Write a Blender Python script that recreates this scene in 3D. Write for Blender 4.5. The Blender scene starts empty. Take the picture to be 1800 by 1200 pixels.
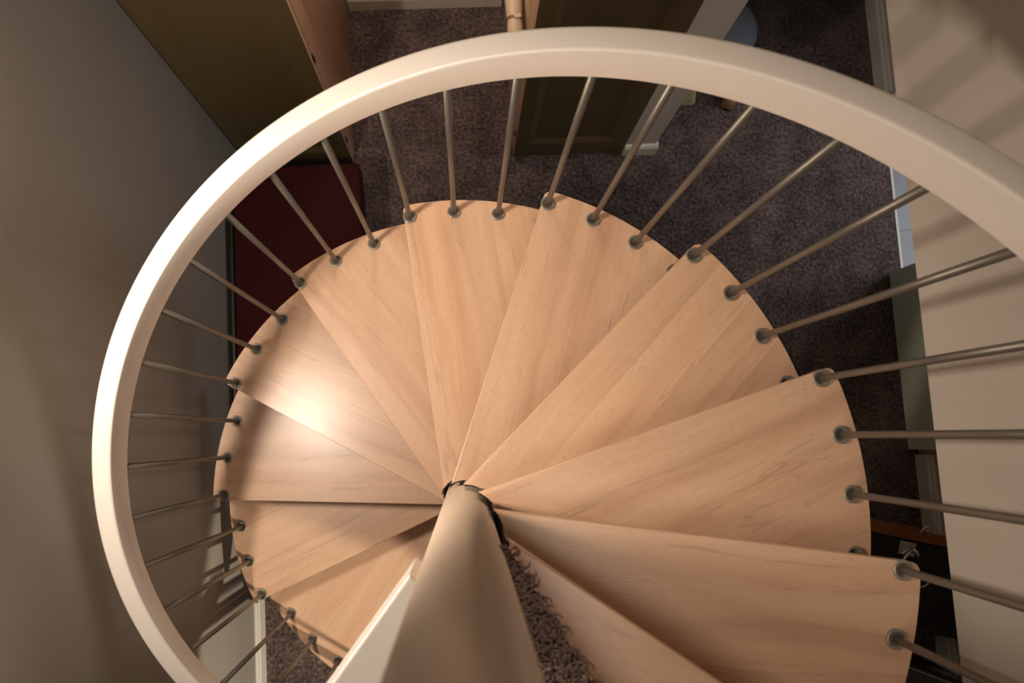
import bpy, bmesh, math, random
from mathutils import Vector, Matrix
random.seed(7)
S = bpy.context.scene
COL = S.collection

# ------------------------------------------------------------------ camera
CAM_POS = (0.01296857, 0.19024805, 3.83757491)
CAM_ROT = ((0.99682735, 0.05223864, -0.06005303),
           (-0.05854470, 0.99236481, -0.10855686),
           (0.05392365, 0.11172823, 0.99227468))
cam_data = bpy.data.cameras.new('camera')
cam_data.sensor_width = 36.0
cam_data.lens = 29.346
cam_data.clip_start = 0.02
cam_data.dof.use_dof = True
cam_data.dof.focus_distance = 2.35
cam_data.dof.aperture_fstop = 4.5
cam = bpy.data.objects.new('camera', cam_data)
M = Matrix([list(r) + [0] for r in CAM_ROT] + [[0, 0, 0, 1]])
M.translation = Vector(CAM_POS)
cam.matrix_world = M
COL.objects.link(cam)
S.camera = cam

# ------------------------------------------------------------------ world, lights, exposure
S.view_settings.view_transform = 'Standard'
S.view_settings.look = 'None'
S.view_settings.gamma = 1.0
S.view_settings.exposure = 0.0
w = bpy.data.worlds.new('world')
S.world = w
w.use_nodes = True
w.node_tree.nodes['Background'].inputs[0].default_value = (1.0, 0.86, 0.70, 1)
w.node_tree.nodes['Background'].inputs[1].default_value = 0.02


def light(name, kind, loc, energy, color, target=None, **kw):
    d = bpy.data.lights.new(name, kind)
    d.energy = energy
    d.color = color
    for k, v in kw.items():
        setattr(d, k, v)
    o = bpy.data.objects.new(name, d)
    o.location = loc
    if target is not None:
        o.rotation_euler = (Vector(target) - Vector(loc)).to_track_quat('-Z', 'Y').to_euler()
    COL.objects.link(o)
    return o


WARM = (1.0, 0.83, 0.68)
# lamp on the left wall of the stairwell above the frame
light('stairwell_lamp', 'AREA', (-0.852, 0.335, 2.80), 21, WARM, target=(-0.12, 0.28, 1.2), shape='RECTANGLE', size=0.20, size_y=0.035)
# ceiling light of the upper room
light('upper_room_light', 'AREA', (0.1, -0.5, 4.7), 13, WARM, target=(0.1, -0.3, 0), shape='DISK', size=0.9)
# ceiling light in the passage between the two closets
light('passage_light', 'POINT', (-0.22, 1.98, 2.08), 11, WARM, shadow_soft_size=0.06)
# low lamp in the room below the landing
light('lower_room_lamp', 'SPOT', (1.46, -1.92, 1.86), 330, (1.0, 0.84, 0.66), target=(-0.75, -0.58, 0.3),
      spot_size=math.radians(24), spot_blend=0.25, shadow_soft_size=0.03)
# daylight through the doorway in the right wall
light('doorway_daylight', 'AREA', (3.0, 1.25, 1.3), 16, (0.95, 0.95, 1.0), target=(0.0, 0.9, 0.3),
      shape='RECTANGLE', size=0.8, size_y=1.6)


# ------------------------------------------------------------------ helpers
def tag(o, label=None, cat=None, group=None, kind=None):
    if label: o['label'] = label
    if cat: o['category'] = cat
    if group: o['group'] = group
    if kind: o['kind'] = kind
    return o


def obj(name, mesh, m=None, parent=None, loc=None, rotz=0.0, smooth=False):
    """link a mesh or bmesh as one object"""
    if isinstance(mesh, bmesh.types.BMesh):
        me = bpy.data.meshes.new(name)
        bmesh.ops.recalc_face_normals(mesh, faces=mesh.faces[:])
        mesh.to_mesh(me)
        mesh.free()
    else:
        me = mesh
    if m and not me.materials:
        me.materials.append(m)
    if smooth:
        for p in me.polygons:
            p.use_smooth = True
    o = bpy.data.objects.new(name, me)
    COL.objects.link(o)
    if parent: o.parent = parent
    if loc: o.location = loc
    o.rotation_euler.z = rotz
    return o


def empty(name, loc=(0, 0, 0), rotz=0.0):
    o = bpy.data.objects.new(name, None)
    o.empty_display_size = 0.1
    o.location = loc
    o.rotation_euler.z = rotz
    COL.objects.link(o)
    return o


def add_box(bm, lo, hi, bev=0.0, seg=2):
    lo, hi = Vector(lo), Vector(hi)
    r = bmesh.ops.create_cube(bm, size=1.0)
    vs = r['verts']
    for v in vs:
        v.co = Vector(((v.co.x + .5) * (hi.x - lo.x) + lo.x, (v.co.y + .5) * (hi.y - lo.y) + lo.y,
                       (v.co.z + .5) * (hi.z - lo.z) + lo.z))
    if bev > 0:
        es = list({e for v in vs for e in v.link_edges})
        bmesh.ops.bevel(bm, geom=es, offset=bev, segments=seg, affect='EDGES', profile=0.5)
    return bm


def box(lo, hi, bev=0.0, seg=2):
    return add_box(bmesh.new(), lo, hi, bev, seg)


def add_lathe(bm, prof, n=24, axis=None):
    """prof: (radius, z) pairs; closed surface of revolution around z, optional matrix"""
    rings = []
    for r, z in prof:
        ring = []
        if r < 1e-6:
            v = bm.verts.new((0, 0, z))
            ring = [v] * n
        else:
            for i in range(n):
                a = 2 * math.pi * i / n
                ring.append(bm.verts.new((r * math.cos(a), r * math.sin(a), z)))
        rings.append(ring)
    new = [v for rg in rings for v in set(rg)]
    for a, b in zip(rings[:-1], rings[1:]):
        for i in range(n):
            j = (i + 1) % n
            q = []
            for v in (a[i], a[j], b[j], b[i]):
                if v not in q: q.append(v)
            if len(q) >= 3:
                try: bm.faces.new(q)
                except ValueError: pass
    if axis is not None:
        for v in set(new): v.co = axis @ v.co
    return bm


def lathe(prof, n=24, axis=None):
    return add_lathe(bmesh.new(), prof, n, axis)


def add_tube(bm, pts, rads, n=8, cap=True):
    pts = [Vector(p) for p in pts]
    if not isinstance(rads, (list, tuple)): rads = [rads] * len(pts)
    rings = []
    up = None
    for i, p in enumerate(pts):
        d = (pts[min(i + 1, len(pts) - 1)] - pts[max(i - 1, 0)]).normalized()
        if up is None:
            up = Vector((0, 0, 1)) if abs(d.z) < .9 else Vector((1, 0, 0))
        x = up.cross(d).normalized()
        y = d.cross(x).normalized()
        up = y
        rings.append([bm.verts.new(p + rads[i] * (math.cos(2 * math.pi * k / n) * x + math.sin(2 * math.pi * k / n) * y))
                      for k in range(n)])
    for a, b in zip(rings[:-1], rings[1:]):
        for k in range(n):
            bm.faces.new((a[k], a[(k + 1) % n], b[(k + 1) % n], b[k]))
    if cap:
        bm.faces.new(rings[0][::-1])
        bm.faces.new(rings[-1])
    return bm


def prism(poly, z0, z1, bev=0.0, seg=2):
    bm = bmesh.new()
    lo = [bm.verts.new((x, y, z0)) for x, y in poly]
    hi = [bm.verts.new((x, y, z1)) for x, y in poly]
    f0 = bm.faces.new(lo[::-1])
    f1 = bm.faces.new(hi)
    n = len(poly)
    for i in range(n):
        j = (i + 1) % n
        bm.faces.new((lo[i], lo[j], hi[j], hi[i]))
    if bev > 0:
        es = list(f0.edges) + list(f1.edges)
        bmesh.ops.bevel(bm, geom=es, offset=bev, segments=seg, affect='EDGES', profile=0.5)
    return bm


# ------------------------------------------------------------------ materials
def mat(name, color, rough=0.6, metal=0.0, spec=0.5, coat=0.0, coat_rough=0.1):
    m = bpy.data.materials.new(name)
    m.use_nodes = True
    b = m.node_tree.nodes['Principled BSDF']
    b.inputs['Base Color'].default_value = (*color, 1)
    b.inputs['Roughness'].default_value = rough
    b.inputs['Metallic'].default_value = metal
    b.inputs['Specular IOR Level'].default_value = spec
    b.inputs['Coat Weight'].default_value = coat
    b.inputs['Coat Roughness'].default_value = coat_rough
    return m


class NT:
    """tiny node helper"""
    def __init__(s, m):
        s.t = m.node_tree
        s.b = s.t.nodes['Principled BSDF']

    def n(s, kind, **kw):
        x = s.t.nodes.new(kind)
        for k, v in kw.items():
            if k.startswith('i_'):
                key = k[2:].replace('_', ' ')
                x.inputs[key].default_value = v
            else:
                setattr(x, k, v)
        return x

    def l(s, a, b):
        s.t.links.new(a, b)

    def math(s, op, a, b=None, c=None):
        x = s.n('ShaderNodeMath', operation=op)
        for i, v in enumerate((a, b, c)):
            if v is None: continue
            if isinstance(v, (int, float)): x.inputs[i].default_value = v
            else: s.l(v, x.inputs[i])
        return x.outputs[0]

    def ramp(s, fac, stops):
        r = s.n('ShaderNodeValToRGB')
        e = r.color_ramp.elements
        while len(e) < len(stops): e.new(0.5)
        for el, (p, c) in zip(e, stops):
            el.position = p
            el.color = (*c, 1) if len(c) == 3 else c
        s.l(fac, r.inputs[0])
        return r.outputs[0]

    def mix(s, fac, a, b, blend='MIX'):
        x = s.n('ShaderNodeMix', data_type='RGBA', blend_type=blend)
        for sock, v in ((x.inputs[0], fac), (x.inputs[6], a), (x.inputs[7], b)):
            if isinstance(v, (int, float)): sock.default_value = v
            elif isinstance(v, tuple): sock.default_value = (*v, 1)
            else: s.l(v, sock)
        return x.outputs[2]

    def bump(s, h, strength=0.2, dist=0.01):
        b = s.n('ShaderNodeBump')
        b.inputs['Strength'].default_value = strength
        b.inputs['Distance'].default_value = dist
        s.l(h, b.inputs['Height'])
        s.l(b.outputs[0], s.b.inputs['Normal'])

    def coords(s, scale=(1, 1, 1), rand=0.0):
        tc = s.n('ShaderNodeTexCoord')
        v = tc.outputs['Object']
        if rand:
            oi = s.n('ShaderNodeObjectInfo')
            cx = s.n('ShaderNodeCombineXYZ')
            s.l(s.math('MULTIPLY', oi.outputs['Random'], rand), cx.inputs[0])
            s.l(s.math('MULTIPLY', oi.outputs['Random'], rand * 7.3), cx.inputs[1])
            s.l(s.math('MULTIPLY', oi.outputs['Random'], rand * 3.1), cx.inputs[2])
            a = s.n('ShaderNodeVectorMath', operation='ADD')
            s.l(v, a.inputs[0]); s.l(cx.outputs[0], a.inputs[1])
            v = a.outputs[0]
        mp = s.n('ShaderNodeMapping')
        mp.inputs['Scale'].default_value = scale
        s.l(v, mp.inputs[0])
        return mp.outputs[0]


def wood_mat(name, light_c, mid_c, dark_c, rough=0.32, rand=11.0, grain=(1, 1, 1), stave=0.115, coat=0.0):
    """beech: grain along local x, staves across local y"""
    m = mat(name, mid_c, rough, coat=coat, coat_rough=0.27)
    t = NT(m)
    v = t.coords(grain, rand)
    sep = t.n('ShaderNodeSeparateXYZ'); t.l(v, sep.inputs[0])
    # staves
    idx = t.math('FLOOR', t.math('DIVIDE', sep.outputs[1], stave))
    wn = t.n('ShaderNodeTexWhiteNoise', noise_dimensions='1D'); t.l(idx, wn.inputs['W'])
    # per stave shift of the grain
    off = t.n('ShaderNodeCombineXYZ')
    t.l(t.math('MULTIPLY', wn.outputs[0], 19.0), off.inputs[0])
    add = t.n('ShaderNodeVectorMath', operation='ADD')
    t.l(v, add.inputs[0]); t.l(off.outputs[0], add.inputs[1])
    # slow wander so that the streaks are not ruler straight
    wob = t.n('ShaderNodeTexNoise', i_Scale=2.2, i_Detail=2.0); t.l(add.outputs[0], wob.inputs['Vector'])
    wv = t.n('ShaderNodeVectorMath', operation='SCALE'); t.l(wob.outputs['Color'], wv.inputs[0]); wv.inputs['Scale'].default_value = 0.07
    add2 = t.n('ShaderNodeVectorMath', operation='ADD'); t.l(add.outputs[0], add2.inputs[0]); t.l(wv.outputs[0], add2.inputs[1])
    mp = t.n('ShaderNodeMapping'); mp.inputs['Scale'].default_value = (0.9, 17, 17); t.l(add2.outputs[0], mp.inputs[0])
    n1 = t.n('ShaderNodeTexNoise', i_Scale=1.0, i_Detail=4.0, i_Roughness=0.55); t.l(mp.outputs[0], n1.inputs['Vector'])
    base = t.ramp(n1.outputs['Fac'], [(0.30, dark_c), (0.47, mid_c), (0.68, light_c)])
    # thin dark growth lines
    mp3 = t.n('ShaderNodeMapping'); mp3.inputs['Scale'].default_value = (0.8, 24, 24); mp3.inputs['Location'].default_value = (3, 5, 1)
    t.l(add2.outputs[0], mp3.inputs[0])
    n3 = t.n('ShaderNodeTexNoise', i_Scale=1.0, i_Detail=2.0); t.l(mp3.outputs[0], n3.inputs['Vector'])
    ln = t.math('ABSOLUTE', t.math('SUBTRACT', n3.outputs['Fac'], 0.62))
    line = t.ramp(ln, [(0.0, (1, 1, 1)), (0.016, (0, 0, 0))])
    c1 = t.mix(t.math('MULTIPLY', line, 0.38), base, tuple(x * .62 for x in dark_c))
    # stave tint
    tint = t.ramp(wn.outputs[0], [(0.0, (0.92, 0.90, 0.90)), (0.5, (1, 1, 1)), (1.0, (1.04, 1.02, 0.98))])
    c2 = t.mix(1.0, c1, tint, 'MULTIPLY')
    # medullary flecks
    mp2 = t.n('ShaderNodeMapping'); mp2.inputs['Scale'].default_value = (55, 420, 420); t.l(v, mp2.inputs[0])
    n2 = t.n('ShaderNodeTexNoise', i_Scale=1.0, i_Detail=1.0); t.l(mp2.outputs[0], n2.inputs['Vector'])
    fl = t.ramp(n2.outputs['Fac'], [(0.56, (0, 0, 0)), (0.74, (1, 1, 1))])
    c3 = t.mix(t.math('MULTIPLY', fl, 0.36), c2, tuple(x * .7 for x in dark_c))
    t.l(c3, t.b.inputs['Base Color'])
    t.bump(n2.outputs['Fac'], 0.04, 0.002)
    return m


def paint_mat(name, color, rough=0.7, var=0.05, bump=0.05, scale=180):
    m = mat(name, color, rough)
    t = NT(m)
    v = t.coords()
    n = t.n('ShaderNodeTexNoise', i_Scale=2.5, i_Detail=4.0); t.l(v, n.inputs['Vector'])
    lo = tuple(x * (1 - var) for x in color); hi = tuple(min(1, x * (1 + var)) for x in color)
    t.l(t.ramp(n.outputs['Fac'], [(0.3, lo), (0.7, hi)]), t.b.inputs['Base Color'])
    n2 = t.n('ShaderNodeTexNoise', i_Scale=float(scale), i_Detail=2.0); t.l(v, n2.inputs['Vector'])
    t.bump(n2.outputs['Fac'], bump, 0.003)
    return m


def steel_mat(name, color, rough, metal=1.0):
    m = mat(name, color, rough, metal=metal)
    t = NT(m)
    v = t.coords((1, 1, 60), 3.0)
    n = t.n('ShaderNodeTexNoise', i_Scale=40.0, i_Detail=3.0); t.l(v, n.inputs['Vector'])
    t.l(t.ramp(n.outputs['Fac'], [(0.3, (rough - .06,) * 3), (0.7, (rough + .08,) * 3)]), t.b.inputs['Roughness'])
    return m


def carpet_mat(name, lo, mid, hi):
    m = mat(name, mid, 1.0, spec=0.1)
    t = NT(m)
    v = t.coords()
    a = t.n('ShaderNodeTexNoise', i_Scale=64.0, i_Detail=4.0, i_Roughness=0.6); t.l(v, a.inputs['Vector'])
    b = t.n('ShaderNodeTexNoise', i_Scale=9.0, i_Detail=3.0); t.l(v, b.inputs['Vector'])
    c = t.n('ShaderNodeTexNoise', i_Scale=330.0, i_Detail=2.0); t.l(v, c.inputs['Vector'])
    f = t.math('ADD', t.math('MULTIPLY', a.outputs['Fac'], 0.62), t.math('ADD', t.math('MULTIPLY', b.outputs['Fac'], 0.26), t.math('MULTIPLY', c.outputs['Fac'], 0.12)))
    t.l(t.ramp(f, [(0.40, lo), (0.5, mid), (0.60, hi)]), t.b.inputs['Base Color'])
    t.bump(t.math('ADD', a.outputs['Fac'], t.math('MULTIPLY', c.outputs['Fac'], 0.35)), 0.9, 0.02)
    t.b.inputs['Sheen Weight'].default_value = 0.25
    t.b.inputs['Sheen Roughness'].default_value = 0.6
    return m


def fabric_mat(name, color, scale=500.0, var=0.25):
    m = mat(name, color, 0.95, spec=0.15)
    t = NT(m)
    v = t.coords()
    n = t.n('ShaderNodeTexNoise', i_Scale=scale, i_Detail=3.0); t.l(v, n.inputs['Vector'])
    t.l(t.ramp(n.outputs['Fac'], [(0.3, tuple(x * (1 - var) for x in color)), (0.7, tuple(x * (1 + var) for x in color))]), t.b.inputs['Base Color'])
    t.bump(n.outputs['Fac'], 0.4, 0.002)
    return m


M_wood = wood_mat('beech_tread', (0.81, 0.555, 0.375), (0.75, 0.49, 0.32), (0.64, 0.395, 0.25), rough=0.36, coat=0.55)
M_beech = wood_mat('beech_panel', (0.50, 0.32, 0.20), (0.42, 0.255, 0.155), (0.33, 0.19, 0.11), rough=0.5, grain=(1, 1, 1), stave=3.0)
M_steel = steel_mat('brushed_steel', (0.185, 0.165, 0.138), 0.42, 0.55)
M_ring = steel_mat('ring_steel', (0.34, 0.31, 0.27), 0.36, 0.5)
M_rail = paint_mat('rail_lacquer', (0.76, 0.715, 0.655), 0.24, 0.01, 0.01, 400)
M_pole = paint_mat('pole_lacquer', (0.70, 0.555, 0.43), 0.23, 0.03, 0.02, 60)
M_pole.node_tree.nodes['Principled BSDF'].inputs['Metallic'].default_value = 0.15
M_black = mat('black_plastic', (0.008, 0.008, 0.007), 0.45)
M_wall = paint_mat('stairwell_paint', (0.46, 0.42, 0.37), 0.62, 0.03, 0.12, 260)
M_wall_dim = paint_mat('dimmed_wall_paint', (0.305, 0.285, 0.25), 0.5, 0.04, 0.12, 260)  # same wall paint, darkened so its colour carries the left wall's dim light
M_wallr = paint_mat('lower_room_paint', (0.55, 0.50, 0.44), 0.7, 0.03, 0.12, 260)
M_ceil = paint_mat('ceiling_paint', (0.72, 0.69, 0.64), 0.8)
M_white = paint_mat('white_trim_paint', (0.70, 0.68, 0.62), 0.4, 0.02, 0.02)
M_board = paint_mat('white_board_paint', (0.66, 0.63, 0.58), 0.4, 0.02, 0.02)
M_cream = paint_mat('cream_trim_paint', (0.76, 0.74, 0.62), 0.4, 0.02, 0.02)
M_olive = paint_mat('olive_paint', (0.108, 0.078, 0.033), 0.45, 0.05, 0.04)
M_carpet = carpet_mat('plush_carpet', (0.028, 0.018, 0.015), (0.118, 0.078, 0.071), (0.240, 0.165, 0.150))
M_yarn = fabric_mat('shag_yarn', (0.20, 0.14, 0.118), 300, 0.35)
M_shagbase = fabric_mat('shag_backing', (0.03, 0.018, 0.014), 300, 0.3)
M_green = paint_mat('sage_paint', (0.62, 0.72, 0.60), 0.45, 0.03, 0.02)
M_red = fabric_mat('dark_red_fabric', (0.034, 0.006, 0.006), 420, 0.2)
M_lblack = mat('black_leather', (0.010, 0.009, 0.008), 0.28)
M_brown = mat('brown_leather', (0.22, 0.075, 0.02), 0.45)
M_chrome = mat('chrome', (0.80, 0.77, 0.72), 0.12, metal=1.0)
M_dgrey = mat('dark_grey_panel', (0.045, 0.040, 0.036), 0.5)
M_edge = mat('pale_edge_metal', (0.35, 0.32, 0.28), 0.4, metal=0.6)
M_creamcloth = paint_mat('cream_leather', (0.62, 0.50, 0.36), 0.45, 0.25, 0.25, 25)
M_bluecloth = fabric_mat('blue_grey_cloth', (0.17, 0.18, 0.215), 260, 0.15)
M_greencloth = fabric_mat('pale_green_cloth', (0.40, 0.38, 0.20), 200, 0.2)
M_shoe = mat('tan_leather', (0.20, 0.11, 0.055), 0.5)


def tile_mat():
    m = mat('grey_floor_tile', (0.24, 0.25, 0.28), 0.35)
    t = NT(m)
    v = t.coords()
    br = t.n('ShaderNodeTexBrick', offset=0.0, i_Scale=1.0)
    br.inputs['Color1'].default_value = (0.27, 0.285, 0.32, 1)
    br.inputs['Color2'].default_value = (0.235, 0.245, 0.275, 1)
    br.inputs['Mortar'].default_value = (0.13, 0.13, 0.14, 1)
    br.inputs['Mortar Size'].default_value = 0.003
    br.inputs['Brick Width'].default_value = 0.45
    br.inputs['Row Height'].default_value = 0.45
    mp = t.n('ShaderNodeMapping'); mp.inputs['Location'].default_value = (0.2, 0.30, 0); t.l(v, mp.inputs[0])
    t.l(mp.outputs[0], br.inputs['Vector'])
    n = t.n('ShaderNodeTexNoise', i_Scale=9.0, i_Detail=5.0); t.l(v, n.inputs['Vector'])
    t.l(t.mix(0.35, br.outputs['Color'], t.ramp(n.outputs['Fac'], [(0.3, (0.6, 0.6, 0.6)), (0.7, (1, 1, 1))]), 'MULTIPLY'), t.b.inputs['Base Color'])
    return m


M_tile = tile_mat()

# ------------------------------------------------------------------ the setting
XL, XS, XR = -0.928, 0.95, 2.12        # left wall, stairwell lining, right wall of the lower room
ZC, ZU, ZT = 2.20, 2.60, 4.90          # ceiling below, upper floor, ceiling above
YF, YB = -2.70, 3.60
YO0, YO1 = -0.98, 1.14                 # the stairwell opening


def struct(name, bm, m, parent=None):
    o = obj(name, bm, m, parent)
    if parent is None: o['kind'] = 'structure'
    return o


struct('floor', box((XL - .1, YF, -0.05), (2.135, YB, 0.0)), M_carpet)
struct('floor_tiled', box((2.145, 0.2, -0.05), (3.7, 2.4, -0.004)), M_tile)
struct('trim_1', box((2.132, 0.86, -0.02), (2.145, 1.68, 0.003), 0.001), M_white)          # threshold strip
struct('wall_left', box((XL - .12, YF, 0), (XL, YB, ZT)), M_wall_dim)
# right wall of the lower room with its doorway
bm = box((XR, YF, 0), (XR + .1, 0.86, ZC))
add_box(bm, (XR, 1.68, 0), (XR + .1, YB, ZC))
add_box(bm, (XR, 0.86, 2.06), (XR + .1, 1.68, ZC))
struct('wall_right', bm, M_wallr)
bm = box((XL, YB, 0), (XR + .1, YB + .1, ZC))
struct('wall_back', bm, M_wallr)
struct('wall_passage', box((XL, 2.26, 0), (0.86, 2.36, ZC)), M_wallr)
struct('wall_front', box((XL, YF - .1, 0), (XR + .1, YF, ZT)), M_wall)
struct('wall_end', box((0.822, 1.492, 0), (0.965, 2.26, ZC)), M_wallr)
bm = box((XL, YF, ZC), (XR + .1, YO0, ZU))
add_box(bm, (XL, YO1 + .05, ZC), (XR + .1, YB + .1, ZU))
add_box(bm, (XS + .1, YO0, ZC), (XR + .1, YO1, ZU))
struct('ceiling', bm, M_ceil)
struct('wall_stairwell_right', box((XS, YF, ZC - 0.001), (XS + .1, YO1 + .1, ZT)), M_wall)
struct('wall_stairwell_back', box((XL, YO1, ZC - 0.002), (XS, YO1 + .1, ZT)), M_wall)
struct('floor_upper', box((XL, YF, ZU + .001), (XS, YO0 - 0.004, ZU + .026)), M_carpet)
struct('ceiling_upper', box((XL - .1, YF - .1, ZT), (XS + .1, YO1 + .1, ZT + .08)), M_ceil)
# hall behind the doorway
bm = box((3.7, 0.1, 0), (3.8, 2.5, 2.4))
add_box(bm, (XR + .1, 0.1, 0), (3.7, 0.2, 2.4)); add_box(bm, (XR + .1, 2.4, 0), (3.7, 2.5, 2.4))
struct('wall_hall', bm, M_wallr)
struct('ceiling_hall', box((XR + .1, 0.1, 2.4), (3.8, 2.5, 2.48)), M_ceil)


def skirting(p0, p1, nrm, h=0.12, t=0.016, t2=0.010):
    """stepped skirting board from p0 to p1, nrm points into the room"""
    p0, p1, n = Vector((*p0, 0)), Vector((*p1, 0)), Vector((*nrm, 0))
    prof = [(0, 0), (t, 0), (t, h * .72), (t * .8, h * .78), (t2, h * .82), (t2, h * .96), (t2 * .6, h), (0, h)]
    bm = bmesh.new()
    a = [bm.verts.new(p0 + n * u + Vector((0, 0, z))) for u, z in prof]
    b = [bm.verts.new(p1 + n * u + Vector((0, 0, z))) for u, z in prof]
    k = len(prof)
    for i in range(k):
        j = (i + 1) % k
        bm.faces.new((a[i], a[j], b[j], b[i]))
    bm.faces.new(a[::-1]); bm.faces.new(b)
    return bm


struct('baseboard_left', skirting((XL, YF), (XL, 1.48), (1, 0)), M_white)
struct('baseboard_right', skirting((XR, 1.70), (XR, YB), (-1, 0), 0.13, 0.020, 0.012), M_white)
struct('baseboard_right.001', skirting((XR, YF), (XR, -0.02), (-1, 0), 0.13, 0.020, 0.012), M_white)
struct('baseboard_back', skirting((-0.44, 2.26), (0.29, 2.26), (0, -1), 0.11), M_cream)
# cream plinth wrapped round the end of the white wall
bm = bmesh.new()
poly = lambda d: [(0.822 - d * .0, 1.492 - d), (0.965 + d, 1.492 - d), (0.965 + d, 1.75), (0.9, 1.75), (0.9, 1.60), (0.822, 1.60)]
lv = [(0.018, 0), (0.018, 0.085), (0.012, 0.10), (0.004, 0.108)]
rings = [[bm.verts.new((x, y, z)) for x, y in poly(d)] for d, z in lv]
for a, b in zip(rings[:-1], rings[1:]):
    for i in range(len(a)):
        j = (i + 1) % len(a); bm.faces.new((a[i], a[j], b[j], b[i]))
bm.faces.new(rings[0][::-1]); bm.faces.new(rings[-1])
struct('baseboard_end', bm, M_cream)

# sage door swung open flat against the right wall
door = struct('door_1', box((2.068, 0.005, 0.006), (2.112, 0.842, 2.03), 0.003), M_green)
hb = bmesh.new()
add_tube(hb, [(2.068, 0.07, 1.02), (2.02, 0.07, 1.02), (2.016, 0.09, 1.02), (2.016, 0.19, 1.02)], 0.009, 10)
obj('door_handle', hb, M_chrome, door, smooth=True)

# ------------------------------------------------------------------ the spiral staircase
RB = 0.85                               # radius of the ring of balusters
RISE, STEP = 0.20211346, math.radians(26.534131575856723)
A0 = math.radians(230.8502706177223)    # front edge of the tread at level 0
Z0 = 0.40422692
RT = 0.886
TH = 0.040
stair = empty('spiral_staircase', (0, 0, 0))
tag(stair, 'beech spiral staircase with cream helical handrail, steel balusters and a taupe centre pole', 'staircase')


def rot2(x, y, a):
    return (x * math.cos(a) - y * math.sin(a), x * math.sin(a) + y * math.cos(a))


def round_corner(p, q, r, rad, n=6):
    """fillet the corner q between p and r"""
    p, q, r = Vector(p), Vector(q), Vector(r)
    u, v = (p - q).normalized(), (r - q).normalized()
    ang = u.angle(v)
    d = rad / math.tan(ang / 2)
    a, b = q + u * d, q + v * d
    c = q + (u + v).normalized() * (rad / math.sin(ang / 2))
    a0 = math.atan2(a.y - c.y, a.x - c.x)
    a1 = math.atan2(b.y - c.y, b.x - c.x)
    while a1 - a0 > math.pi: a1 -= 2 * math.pi
    while a1 - a0 < -math.pi: a1 += 2 * math.pi
    return [(c.x + rad * math.cos(a0 + (a1 - a0) * i / n), c.y + rad * math.sin(a0 + (a1 - a0) * i / n)) for i in range(n + 1)]


def tread_polygon():
    # local frame: +x along the radius through the front baluster, the tread spreads towards -angle
    sl = (0.0165 - 0.0535) / (0.86 - 0.05)
    fx = lambda x: 0.0535 + (x - 0.05) * sl
    x = RT
    for _ in range(20): x = math.sqrt(RT * RT - fx(x) ** 2)
    front_out = (x, fx(x))
    xi = 0.048
    ri = 0.0745
    for _ in range(30): xi = math.sqrt(max(1e-9, ri * ri - fx(xi) ** 2))
    front_in = (xi, fx(xi))
    nb = -0.042
    bo = rot2(math.sqrt(RT * RT - nb * nb), nb, -STEP)
    bi = rot2(math.sqrt(ri * ri - nb * nb), nb, -STEP)
    a_f, a_b = math.atan2(front_out[1], front_out[0]), math.atan2(bo[1], bo[0])
    arc = [(RT * math.cos(a_b + (a_f - a_b) * i / 40), RT * math.sin(a_b + (a_f - a_b) * i / 40)) for i in range(41)]
    i_f, i_b = math.atan2(front_in[1], front_in[0]), math.atan2(bi[1], bi[0])
    inner = [(ri * math.cos(i_f + (i_b - i_f) * i / 16), ri * math.sin(i_f + (i_b - i_f) * i / 16)) for i in range(17)]
    # outer arc from back to front, with rounded corners
    pts = round_corner(bi, arc[0], arc[3], 0.018)
    pts += [q for q in arc[3:-3]]
    pts += round_corner(arc[-4], arc[-1], front_in, 0.018)
    pts += inner[:-1] + [bi]
    return pts


tread_mesh = None
def collar_bm():
    bm = bmesh.new()
    a0, a1 = math.radians(44), -STEP - math.radians(34)
    rings = []
    for i in range(25):
        a = a0 + (a1 - a0) * i / 24
        rings.append([bm.verts.new((r * math.cos(a), r * math.sin(a), z)) for r, z in
                      ((0.0712, -RISE + .008), (0.0743, -RISE + .008), (0.0743, -0.0032), (0.0712, -0.0032))])
    for a, b in zip(rings[:-1], rings[1:]):
        for k in range(4): bm.faces.new((a[k], a[(k + 1) % 4], b[(k + 1) % 4], b[k]))
    bm.faces.new(rings[0][::-1]); bm.faces.new(rings[-1])
    return bm


ring_prof = [(0.0078, 0.0), (0.0195, 0.0), (0.0200, 0.0008), (0.0200, 0.0042), (0.0190, 0.0056), (0.0165, 0.0056),
             (0.0125, 0.0046), (0.0112, 0.0015), (0.0078, 0.0012)]
ring_me = collar_me = None
for k in range(-1, 11):
    a = A0 - k * STEP
    z = Z0 + k * RISE
    if tread_mesh is None:
        t = obj('tread', prism(tread_polygon(), -TH, 0, 0.0028, 2), M_wood, stair)
        tread_mesh = t.data
        c = obj('collar', collar_bm(), M_black, t)
        c['label'] = 'black liner of the cut-out around the pole'
        collar_me = c.data
        rg = []
        for j in range(4):
            x, y = rot2(RB, 0, -STEP * j / 3)
            if ring_me is None:
                r = obj('baluster_ring', lathe(ring_prof, 28), M_ring, t, (x, y, 0), smooth=False)
                ring_me = r.data
                for p in ring_me.polygons: p.use_smooth = True
                r['label'] = 'round steel ring at the foot of a baluster'
                r0 = r
            else:
                r = r0.copy(); COL.objects.link(r); r.parent = t; r.location = (x, y, 0)
            rg.append(r)
        proto, parts = t, [c] + rg
    else:
        t = proto.copy(); COL.objects.link(t); t.parent = stair
        for q in parts:
            d = q.copy(); COL.objects.link(d); d.parent = t
    t.location = (0, 0, z)
    t.rotation_euler.z = a

# handrail
RI, RO = 0.83475, 0.87963
HB, HT = 0.8421, 0.9476


def rail_z(i): return Z0 + i * RISE / 3


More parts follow.
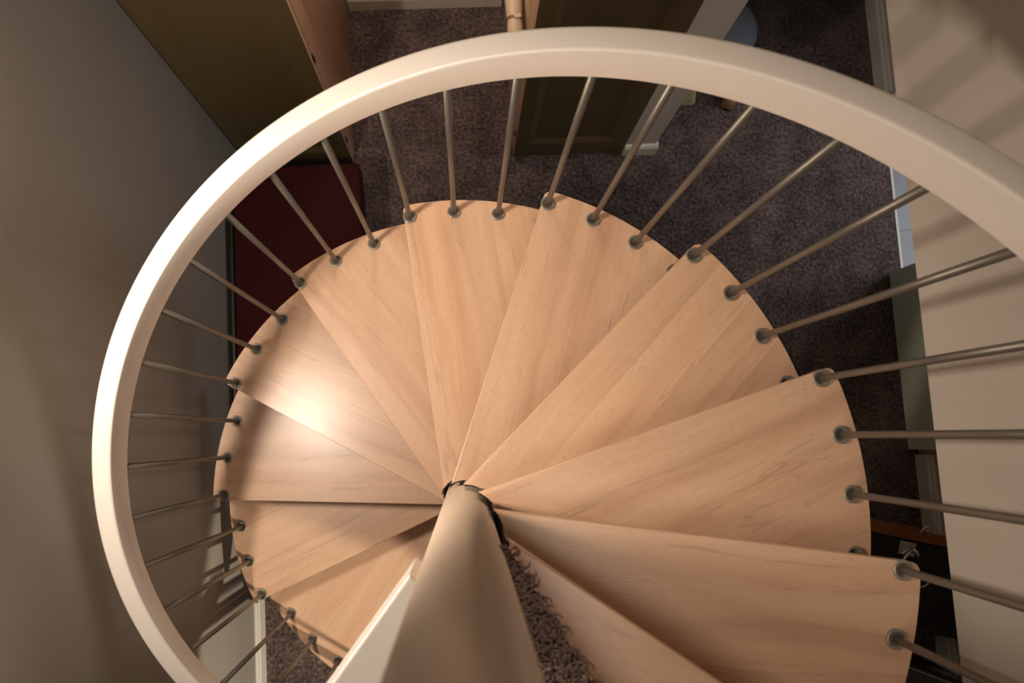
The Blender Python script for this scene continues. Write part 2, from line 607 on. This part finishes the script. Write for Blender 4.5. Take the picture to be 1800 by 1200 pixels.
def rail_bm():
    bm = bmesh.new()
    ch = 0.007
    prof = []
    for cx, cz, a0 in ((RO - ch, HT - ch, 0), (RI + ch, HT - ch, 90), (RI + ch, HB + ch, 180), (RO - ch, HB + ch, 270)):
        for s in range(5):
            aa = math.radians(a0 + 90 * s / 4)
            prof.append((cx + ch * math.cos(aa), cz + ch * math.sin(aa)))
    rings = []
    N = 360
    i0, i1 = -3.6, 34.0
    for s in range(N + 1):
        i = i0 + (i1 - i0) * s / N
        a = A0 - i * STEP / 3
        rings.append([bm.verts.new((r * math.cos(a), r * math.sin(a), rail_z(i) + zz)) for r, zz in prof])
    k = len(prof)
    for a, b in zip(rings[:-1], rings[1:]):
        for j in range(k):
            bm.faces.new((a[j], a[(j + 1) % k], b[(j + 1) % k], b[j]))
    bm.faces.new(rings[0][::-1]); bm.faces.new(rings[-1])
    return bm


rail = obj('handrail', rail_bm(), M_rail, stair)
rail['label'] = 'cream lacquered helical handrail'
for p in rail.data.polygons: p.use_smooth = True

# balusters: three to a tread; the front one runs down through to the tread below
bal_me = {}
for i in range(-3, 33):
    k, j = divmod(i, 3)
    zt = Z0 + k * RISE
    zb = -0.02 if j else (-RISE - 0.02 if k > -1 else -0.02)
    top = rail_z(i) + HB + 0.012 - zt
    key = (j, zb)
    if key not in bal_me:
        b = obj('baluster', lathe([(0, zb), (0.0076, zb), (0.0076, top), (0, top)], 16), M_steel, stair)
        for p in b.data.polygons: p.use_smooth = len(p.vertices) == 4
        b['label'] = 'thin brushed steel baluster'
        bal_me[key] = b
    else:
        b = bal_me[key].copy(); COL.objects.link(b); b.parent = stair
    a = A0 - i * STEP / 3
    b.location = (RB * math.cos(a), RB * math.sin(a), zt)

# centre pole
pole = obj('pole', lathe([(0, 0.0), (0.11, 0.0), (0.11, 0.012), (0.0605, 0.016), (0.0605, 3.42), (0.056, 3.43), (0, 3.432)], 64), M_pole, stair)
for p in pole.data.polygons: p.use_smooth = True
pole['label'] = 'thick taupe lacquered centre pole'

# landing
ZL = Z0 + 11 * RISE
AF, AL = A0 - 11 * STEP, A0
def line_pt(a, t, n): return rot2(t, n, a)
def at_y(a, n, y):     # point of the line with offset n where it reaches y
    t = (y - n * math.cos(a)) / math.sin(a)
    return line_pt(a, t, n)
Fn, Ln = 0.070, -0.056
poly = [line_pt(AF, 0.02, Fn), line_pt(AL, 0.05, Ln), at_y(AL, Ln, YO0 + .002), at_y(AF, Fn, YO0 + .002)]
landing = obj('landing', prism(poly, ZL - 0.10, ZL, 0.003), M_wood, stair)
landing['label'] = 'landing platform at the top of the stairs'
bw = 0.115
poly = [line_pt(AL, 0.052, Ln - .006), line_pt(AL, 0.030, Ln + bw), at_y(AL, Ln + bw, YO0), at_y(AL, Ln - .006, YO0)]
poly = [line_pt(AL, 0.044, Ln - .006), line_pt(AL, 0.044, Ln + bw), at_y(AL, Ln + bw, YO0 + .01), at_y(AL, Ln - .006, YO0 + .01)]
eb = obj('edge_board', prism(poly, ZL - 0.14, ZL + 0.022, 0.005, 3), M_board, landing)
eb['label'] = 'white painted board along the landing edge'

# shag carpet lying on the landing
random.seed(3)
p_a, p_b = line_pt(AF, 0.0, Fn), at_y(AF, Fn, YO0)
q_a, q_b = line_pt(AL, 0.06, Ln + bw + .006), at_y(AL, Ln + bw + .006, YO0)
bm = prism([p_a, line_pt(AF, -0.01, 0.05), line_pt(AL, 0.03, Ln + bw + .006), q_b, p_b], ZL + 0.0005, ZL + 0.010)
fa, la = (math.cos(AF), math.sin(AF)), (math.cos(AL), math.sin(AL))
n_str = 0
for _ in range(60000):
    if n_str >= 8000: break
    r = 0.60 * math.sqrt(random.random())
    a = random.uniform(AF - 0.6, AF + 1.6)
    x, y = r * math.cos(a), r * math.sin(a)
    nf = -x * fa[1] + y * fa[0]
    tf = x * fa[0] + y * fa[1]
    nl = -x * la[1] + y * la[0]
    if not (nf < Fn + 0.001 and tf > -0.03 and math.hypot(x, y) > 0.066): continue
    if nl < Ln + bw + 0.008 and (x * la[0] + y * la[1]) > 0.0: continue
    if nf < Fn - 0.20: 
        if random.random() < 0.75: continue
    h = random.uniform(0.016, 0.030)
    th = random.uniform(0, 2 * math.pi)
    cr = random.uniform(0.004, 0.0085)
    tw = random.choice((-1, 1)) * random.uniform(2.2, 3.9)
    pts = [(x, y, ZL + 0.006)]
    cx, cy = x + cr * math.cos(th), y + cr * math.sin(th)
    for s_ in range(6):
        u = s_ / 5
        b_ = th + math.pi + tw * u
        pts.append((cx + cr * math.cos(b_), cy + cr * math.sin(b_), ZL + 0.008 + (h - 0.008) * math.sin(min(1, u * 1.15) * 1.75)))
    add_tube(bm, pts, [0.0016, 0.0017, 0.0018, 0.0018, 0.0017, 0.0015, 0.0009], 5, True)
    n_str += 1
shag = obj('shag_carpet', bm, M_yarn)
tag(shag, 'dark brown shaggy carpet on the top landing beside the pole', 'carpet', kind='stuff')


# ------------------------------------------------------------------ closets beside the passage
def panel_door(bm, x0, x1, z0, z1, yf, th, stile, rail_b, rail_t, rec=0.010, mould=0.022):
    """framed door in the plane y = yf (front, facing -y) with a recessed panel and a sloped moulding"""
    xs0, xs1, zs0, zs1 = x0 + stile, x1 - stile, z0 + rail_b, z1 - rail_t
    o = [(x0, z0), (x1, z0), (x1, z1), (x0, z1)]
    i1 = [(xs0, zs0), (xs1, zs0), (xs1, zs1), (xs0, zs1)]
    m_ = mould
    i2 = [(xs0 + m_ * .4, zs0 + m_ * .4), (xs1 - m_ * .4, zs0 + m_ * .4), (xs1 - m_ * .4, zs1 - m_ * .4), (xs0 + m_ * .4, zs1 - m_ * .4)]
    i3 = [(xs0 + m_, zs0 + m_), (xs1 - m_, zs0 + m_), (xs1 - m_, zs1 - m_), (xs0 + m_, zs1 - m_)]
    R = []
    for pts, y in ((o, yf), (i1, yf), (i2, yf + 0.006), (i3, yf + rec)):
        R.append([bm.verts.new((x, y, z)) for x, z in pts])
    back = [bm.verts.new((x, yf + th, z)) for x, z in o]
    for a, b in zip(R[:-1], R[1:]):
        for i in range(4):
            j = (i + 1) % 4
            bm.faces.new((a[i], a[j], b[j], b[i]))
    bm.faces.new(R[-1])
    for i in range(4):
        j = (i + 1) % 4
        bm.faces.new((R[0][i], back[i], back[j], R[0][j]))
    bm.faces.new(back[::-1])
    return bm


def closet(name, x0, x1, yf, yb, label, side):
    root = empty(name, ((x0 + x1) / 2, (yf + yb) / 2, 0))
    tag(root, label, 'closet')
    O = Vector(root.location)
    def part(pn, bm, m, parent=root):
        for v in bm.verts: v.co -= O
        return obj(pn, bm, m, parent)
    part('door', panel_door(bmesh.new(), x0 + .002, x1 - .002, 0.012, 2.18, yf, 0.030, 0.056, 0.150, 0.09, 0.018, 0.030), M_olive)['label'] = 'olive green framed door'
    d = 0.018
    cx0, cx1 = x0, x1
    part('carcass', box((cx0 + .02, yf + .034, 0.01), (cx1 - .02, yb - .002, 2.185)), M_beech)
    # side panel to the passage: grain upright
    if side > 0: bm = box((x1 - .02, yf + .026, 0.0), (x1, yb, 2.19), 0.001)
    else: bm = box((x0, yf + .026, 0.0), (x0 + .02, yb, 2.19), 0.001)
    sp = part('side_panel', bm, M_beechv)
    sp['label'] = 'beech side panel'
    if side > 0: bm = box((x1 - .003, yf + .001, 0.013), (x1 - .0005, yf + .0215, 2.179))
    else: bm = box((x0 + .0005, yf + .001, 0.013), (x0 + .003, yf + .0215, 2.179))
    part('edge_strip', bm, M_beechv)
    for hz in (0.25, 1.05, 1.85):
        xh = x1 + 0.001 if side > 0 else x0 - 0.001
        part('hinge', add_lathe(bmesh.new(), [(0, -.03), (.005, -.03), (.005, .03), (0, .03)], 12, Matrix.Translation((xh, yf + .024, hz))), M_black)
    return root


M_beechv = wood_mat('beech_upright', (0.52, 0.35, 0.24), (0.46, 0.30, 0.195), (0.37, 0.225, 0.14), rough=0.45, stave=3.0)
# upright grain: swap local axes in its mapping
for nd in M_beechv.node_tree.nodes:
    if nd.type == 'MAPPING' and abs(nd.inputs['Scale'].default_value[0] - 1) < 1e-6 and abs(nd.inputs['Scale'].default_value[1] - 1) < 1e-6:
        nd.inputs['Rotation'].default_value = (0, math.radians(90), 0)
        break

closet('closet', XL + .003, -0.448, 1.490, 2.240, 'olive green framed closet in the left corner behind the dark red bench', 1)
closet('closet.001', 0.302, 0.820, 1.490, 2.255, 'olive green framed closet between the passage and the white wall end', -1)

# ------------------------------------------------------------------ dark red bench against the left wall
bx0, bx1, by0, by1, bz = XL + .004, -0.375, 0.13, 1.345, 0.437
bench = empty('bench', ((bx0 + bx1) / 2, (by0 + by1) / 2, 0))
tag(bench, 'low dark red upholstered bench along the left wall under the stairs', 'bench')
O = Vector(bench.location)
def bpart(pn, bm, m):
    for v in bm.verts: v.co -= O
    return obj(pn, bm, m, bench)
bpart('seat', box((bx0 + .028, by0, 0.30), (bx1, by1, bz), 0.012, 3), M_red)
bpart('base', box((bx0 + .02, by0 + .02, 0.06), (bx1 - .02, by1 - .02, 0.302)), M_black)['label'] = 'black base'
bpart('back_strip', box((bx0 + .017, by0, 0.06), (bx0 + .027, by1, bz + .004)), M_black)['label'] = 'black strip at the wall side'
for sx in (bx0 + .06, bx1 - .06):
    for sy in (by0 + .08, by1 - .08):
        bpart('foot', add_lathe(bmesh.new(), [(0, 0), (.02, 0), (.024, .062), (0, .062)], 14, Matrix.Translation((sx, sy, 0))), M_black)

# ------------------------------------------------------------------ black trunk and box under the right side of the stairs
ta = math.radians(-15.0)
trunk = empty('trunk', (1.70, -0.582, 0), ta)
tag(trunk, 'black leather trunk with brown rim and chrome latch below the right stairs', 'trunk')
L2, W2, H = 0.36, 0.30, 0.40
obj('body', box((-L2, -.10, 0.0), (L2, W2, H - .10), 0.012, 3), M_lblack, trunk)
obj('lid', box((-L2, -.10, H - .098), (L2, W2 - .042, H), 0.016, 3), M_lblack, trunk)
rm = obj('rim', box((-L2 - .004, W2 - .042, H - .10), (L2 + .004, W2 + .004, H + .002), 0.008, 3), M_brown, trunk)
rm['label'] = 'brown leather rim'
st = bmesh.new()
add_box(st, (-L2 + .05, W2 + .003, H - .02), (0.12, W2 + .014, H - .008), 0.003)
obj('strap', st, M_brown, trunk)
lt = obj('latch', box((.015, 0.195, H - .002), (0.085, 0.250, H + .006), 0.002), M_chrome, trunk)
lt['label'] = 'chrome latch'
bl = bmesh.new()
add_tube(bl, [(x + .035, y + .038, z) for x, y, z in [(0.03, 0.19, H + .008), (0.018, 0.17, H + .024), (-.002, 0.145, H + .026), (-.014, 0.11, H + .012)]], 0.0065, 10)
add_tube(bl, [(x + .035, y + .038, z) for x, y, z in [(0.03, 0.19, H + .008), (0.046, 0.178, H + .022), (0.062, 0.160, H + .014)]], [0.006, 0.008, 0.009], 10)
obj('latch_bail', bl, M_chrome, lt, smooth=True)
def ring_handle(cx, cy, cz, r, tilt):
    bm = bmesh.new()
    pts = [(cx + r * math.cos(t), cy + r * math.sin(t) * math.cos(tilt), cz + r * math.sin(t) * math.sin(tilt)) for t in [math.pi * i / 14 for i in range(15)]]
    add_tube(bm, pts, 0.004, 8)
    return obj('ring_handle', bm, M_chrome, trunk, smooth=True)
ring_handle(0.132, W2 - 0.004, H + 0.004, 0.036, math.radians(20))
ring_handle(0.125, 0.115, H + .004, 0.036, math.radians(-172))

sb = empty('storage_box', (1.80, -1.11, 0), math.radians(-24))
tag(sb, 'dark grey box with pale top edge beyond the trunk at lower right', 'box')
obj('body', box((-.24, -.24, 0), (.24, .24, .385), 0.006), M_lblack, sb)
tp = obj('top_panel', box((-.20, -.22, .3845), (.22, .215, .392), 0.002), M_dgrey, sb)
tp['label'] = 'dark grey top panel'
ed = obj('edge_trim', box((-.20, .2155, .384), (.22, .2225, .395), 0.001), M_edge, sb)
ed['label'] = 'thin pale edge'

# ------------------------------------------------------------------ added lamp body out of view, shaped to keep light off the wall
wl = empty('added_wall_lamp', (XL, 0.335, 2.5))
tag(wl, 'added pale lamp body, out of view, shielding the left stairwell wall from its light', 'lamp')
obj('light_shield', box((0, -.14, 0), (.054, .14, .40), .004), M_white, wl)
obj('hood', box((.054, -.14, .372), (.125, .14, .40), .003), M_white, wl)

# ------------------------------------------------------------------ small things beyond the handrail
# cream roll bound with a strap, slung along the beech side of the right closet
roll = empty('rolled_cloth', (0.262, 1.60, 1.0))
tag(roll, 'cream leather roll with dark strap and metal clasp on the beech closet side', 'roll')
prof = [(0, -.12), (.018, -.118), (.026, -.10), (.027, -.04), (.029, .02), (.0265, .055), (.0285, .06), (.031, .10), (.0335, .20), (.035, .34), (.035, .46), (.030, .48), (0, .482)]
ax = Matrix.Translation((0, 0, 0)) @ Matrix.Rotation(math.radians(-90), 4, 'X')
obj('cloth', lathe(prof, 28, ax), M_creamcloth, roll, smooth=True)
o = obj('strap', lathe([(.0255, .052), (.0302, .052), (.0302, .062), (.0255, .062)], 28, ax), M_shoe, roll)
o['label'] = 'dark strap'
cb = box((-.006, .048, .026), (.022, .066, .036), .002)
obj('clasp', cb, M_chrome, roll)
obj('hanger', box((.028, .30, -.01), (.0399, .33, .01)), M_black, roll)

cush = empty('cushion', (1.325, 2.035, 0))
tag(cush, 'blue-grey round cushion on the carpet behind the white wall end', 'cushion')
obj('cover', lathe([(0, 0.0), (.10, 0.0), (.15, .02), (.175, .07), (.168, .13), (.13, .18), (.07, .21), (0, .215)], 32), M_bluecloth, cush, smooth=True)
obj('button', lathe([(0, .212), (.012, .213), (.012, .219), (0, .222)], 14), M_chrome, cush, smooth=True)

gb = empty('cloth_bag', (1.10, 1.80, 0))
tag(gb, 'pale green cloth bag on the carpet against the white wall end', 'bag')
bm = box((-.13, -.10, 0), (.10, .12, .17), .03, 4)
for v in bm.verts:
    f = v.co.z / .17
    v.co.x *= 1 - .25 * f; v.co.y *= 1 - .35 * f
    v.co.x += .012 * math.sin(v.co.y * 40)
obj('sack', bm, M_greencloth, gb, smooth=True)
hb = bmesh.new()
add_tube(hb, [(-.05, 0, .165), (-.045, 0, .21), (0, 0, .235), (.04, 0, .21), (.045, 0, .165)], .006, 8)
obj('handle', hb, M_greencloth, gb, smooth=True)

sh = empty('shoe', (1.40, 1.80, 0), math.radians(-25))
tag(sh, 'tan leather shoe on the dark carpet beyond the handrail', 'shoe')
bm = bmesh.new()
secs = [(-.13, .028, .055), (-.11, .034, .075), (-.05, .036, .078), (0.0, .036, .062), (.06, .042, .048), (.10, .040, .040), (.13, .026, .028)]
rings = []
for y, wd, hh in secs:
    rings.append([bm.verts.new((wd * math.cos(t), y, .012 + (hh - .012) * max(0, math.sin(t)) + 0.0)) for t in [math.pi * 1.0 * i / 10 for i in range(11)]])
for a, b in zip(rings[:-1], rings[1:]):
    for i in range(10): bm.faces.new((a[i], a[i + 1], b[i + 1], b[i]))
    bm.faces.new((a[10], a[0], b[0], b[10]))
bm.faces.new(rings[0]); bm.faces.new(rings[-1][::-1])
obj('upper', bm, M_shoe, sh, smooth=True)
sole = [(.0, -.135), (.03, -.125), (.038, -.05), (.038, 0), (.045, .06), (.042, .105), (.0, .14), (-.042, .105), (-.045, .06), (-.038, 0), (-.038, -.05), (-.03, -.125)]
obj('sole', prism(sole, 0, .014, .002), M_black, sh)
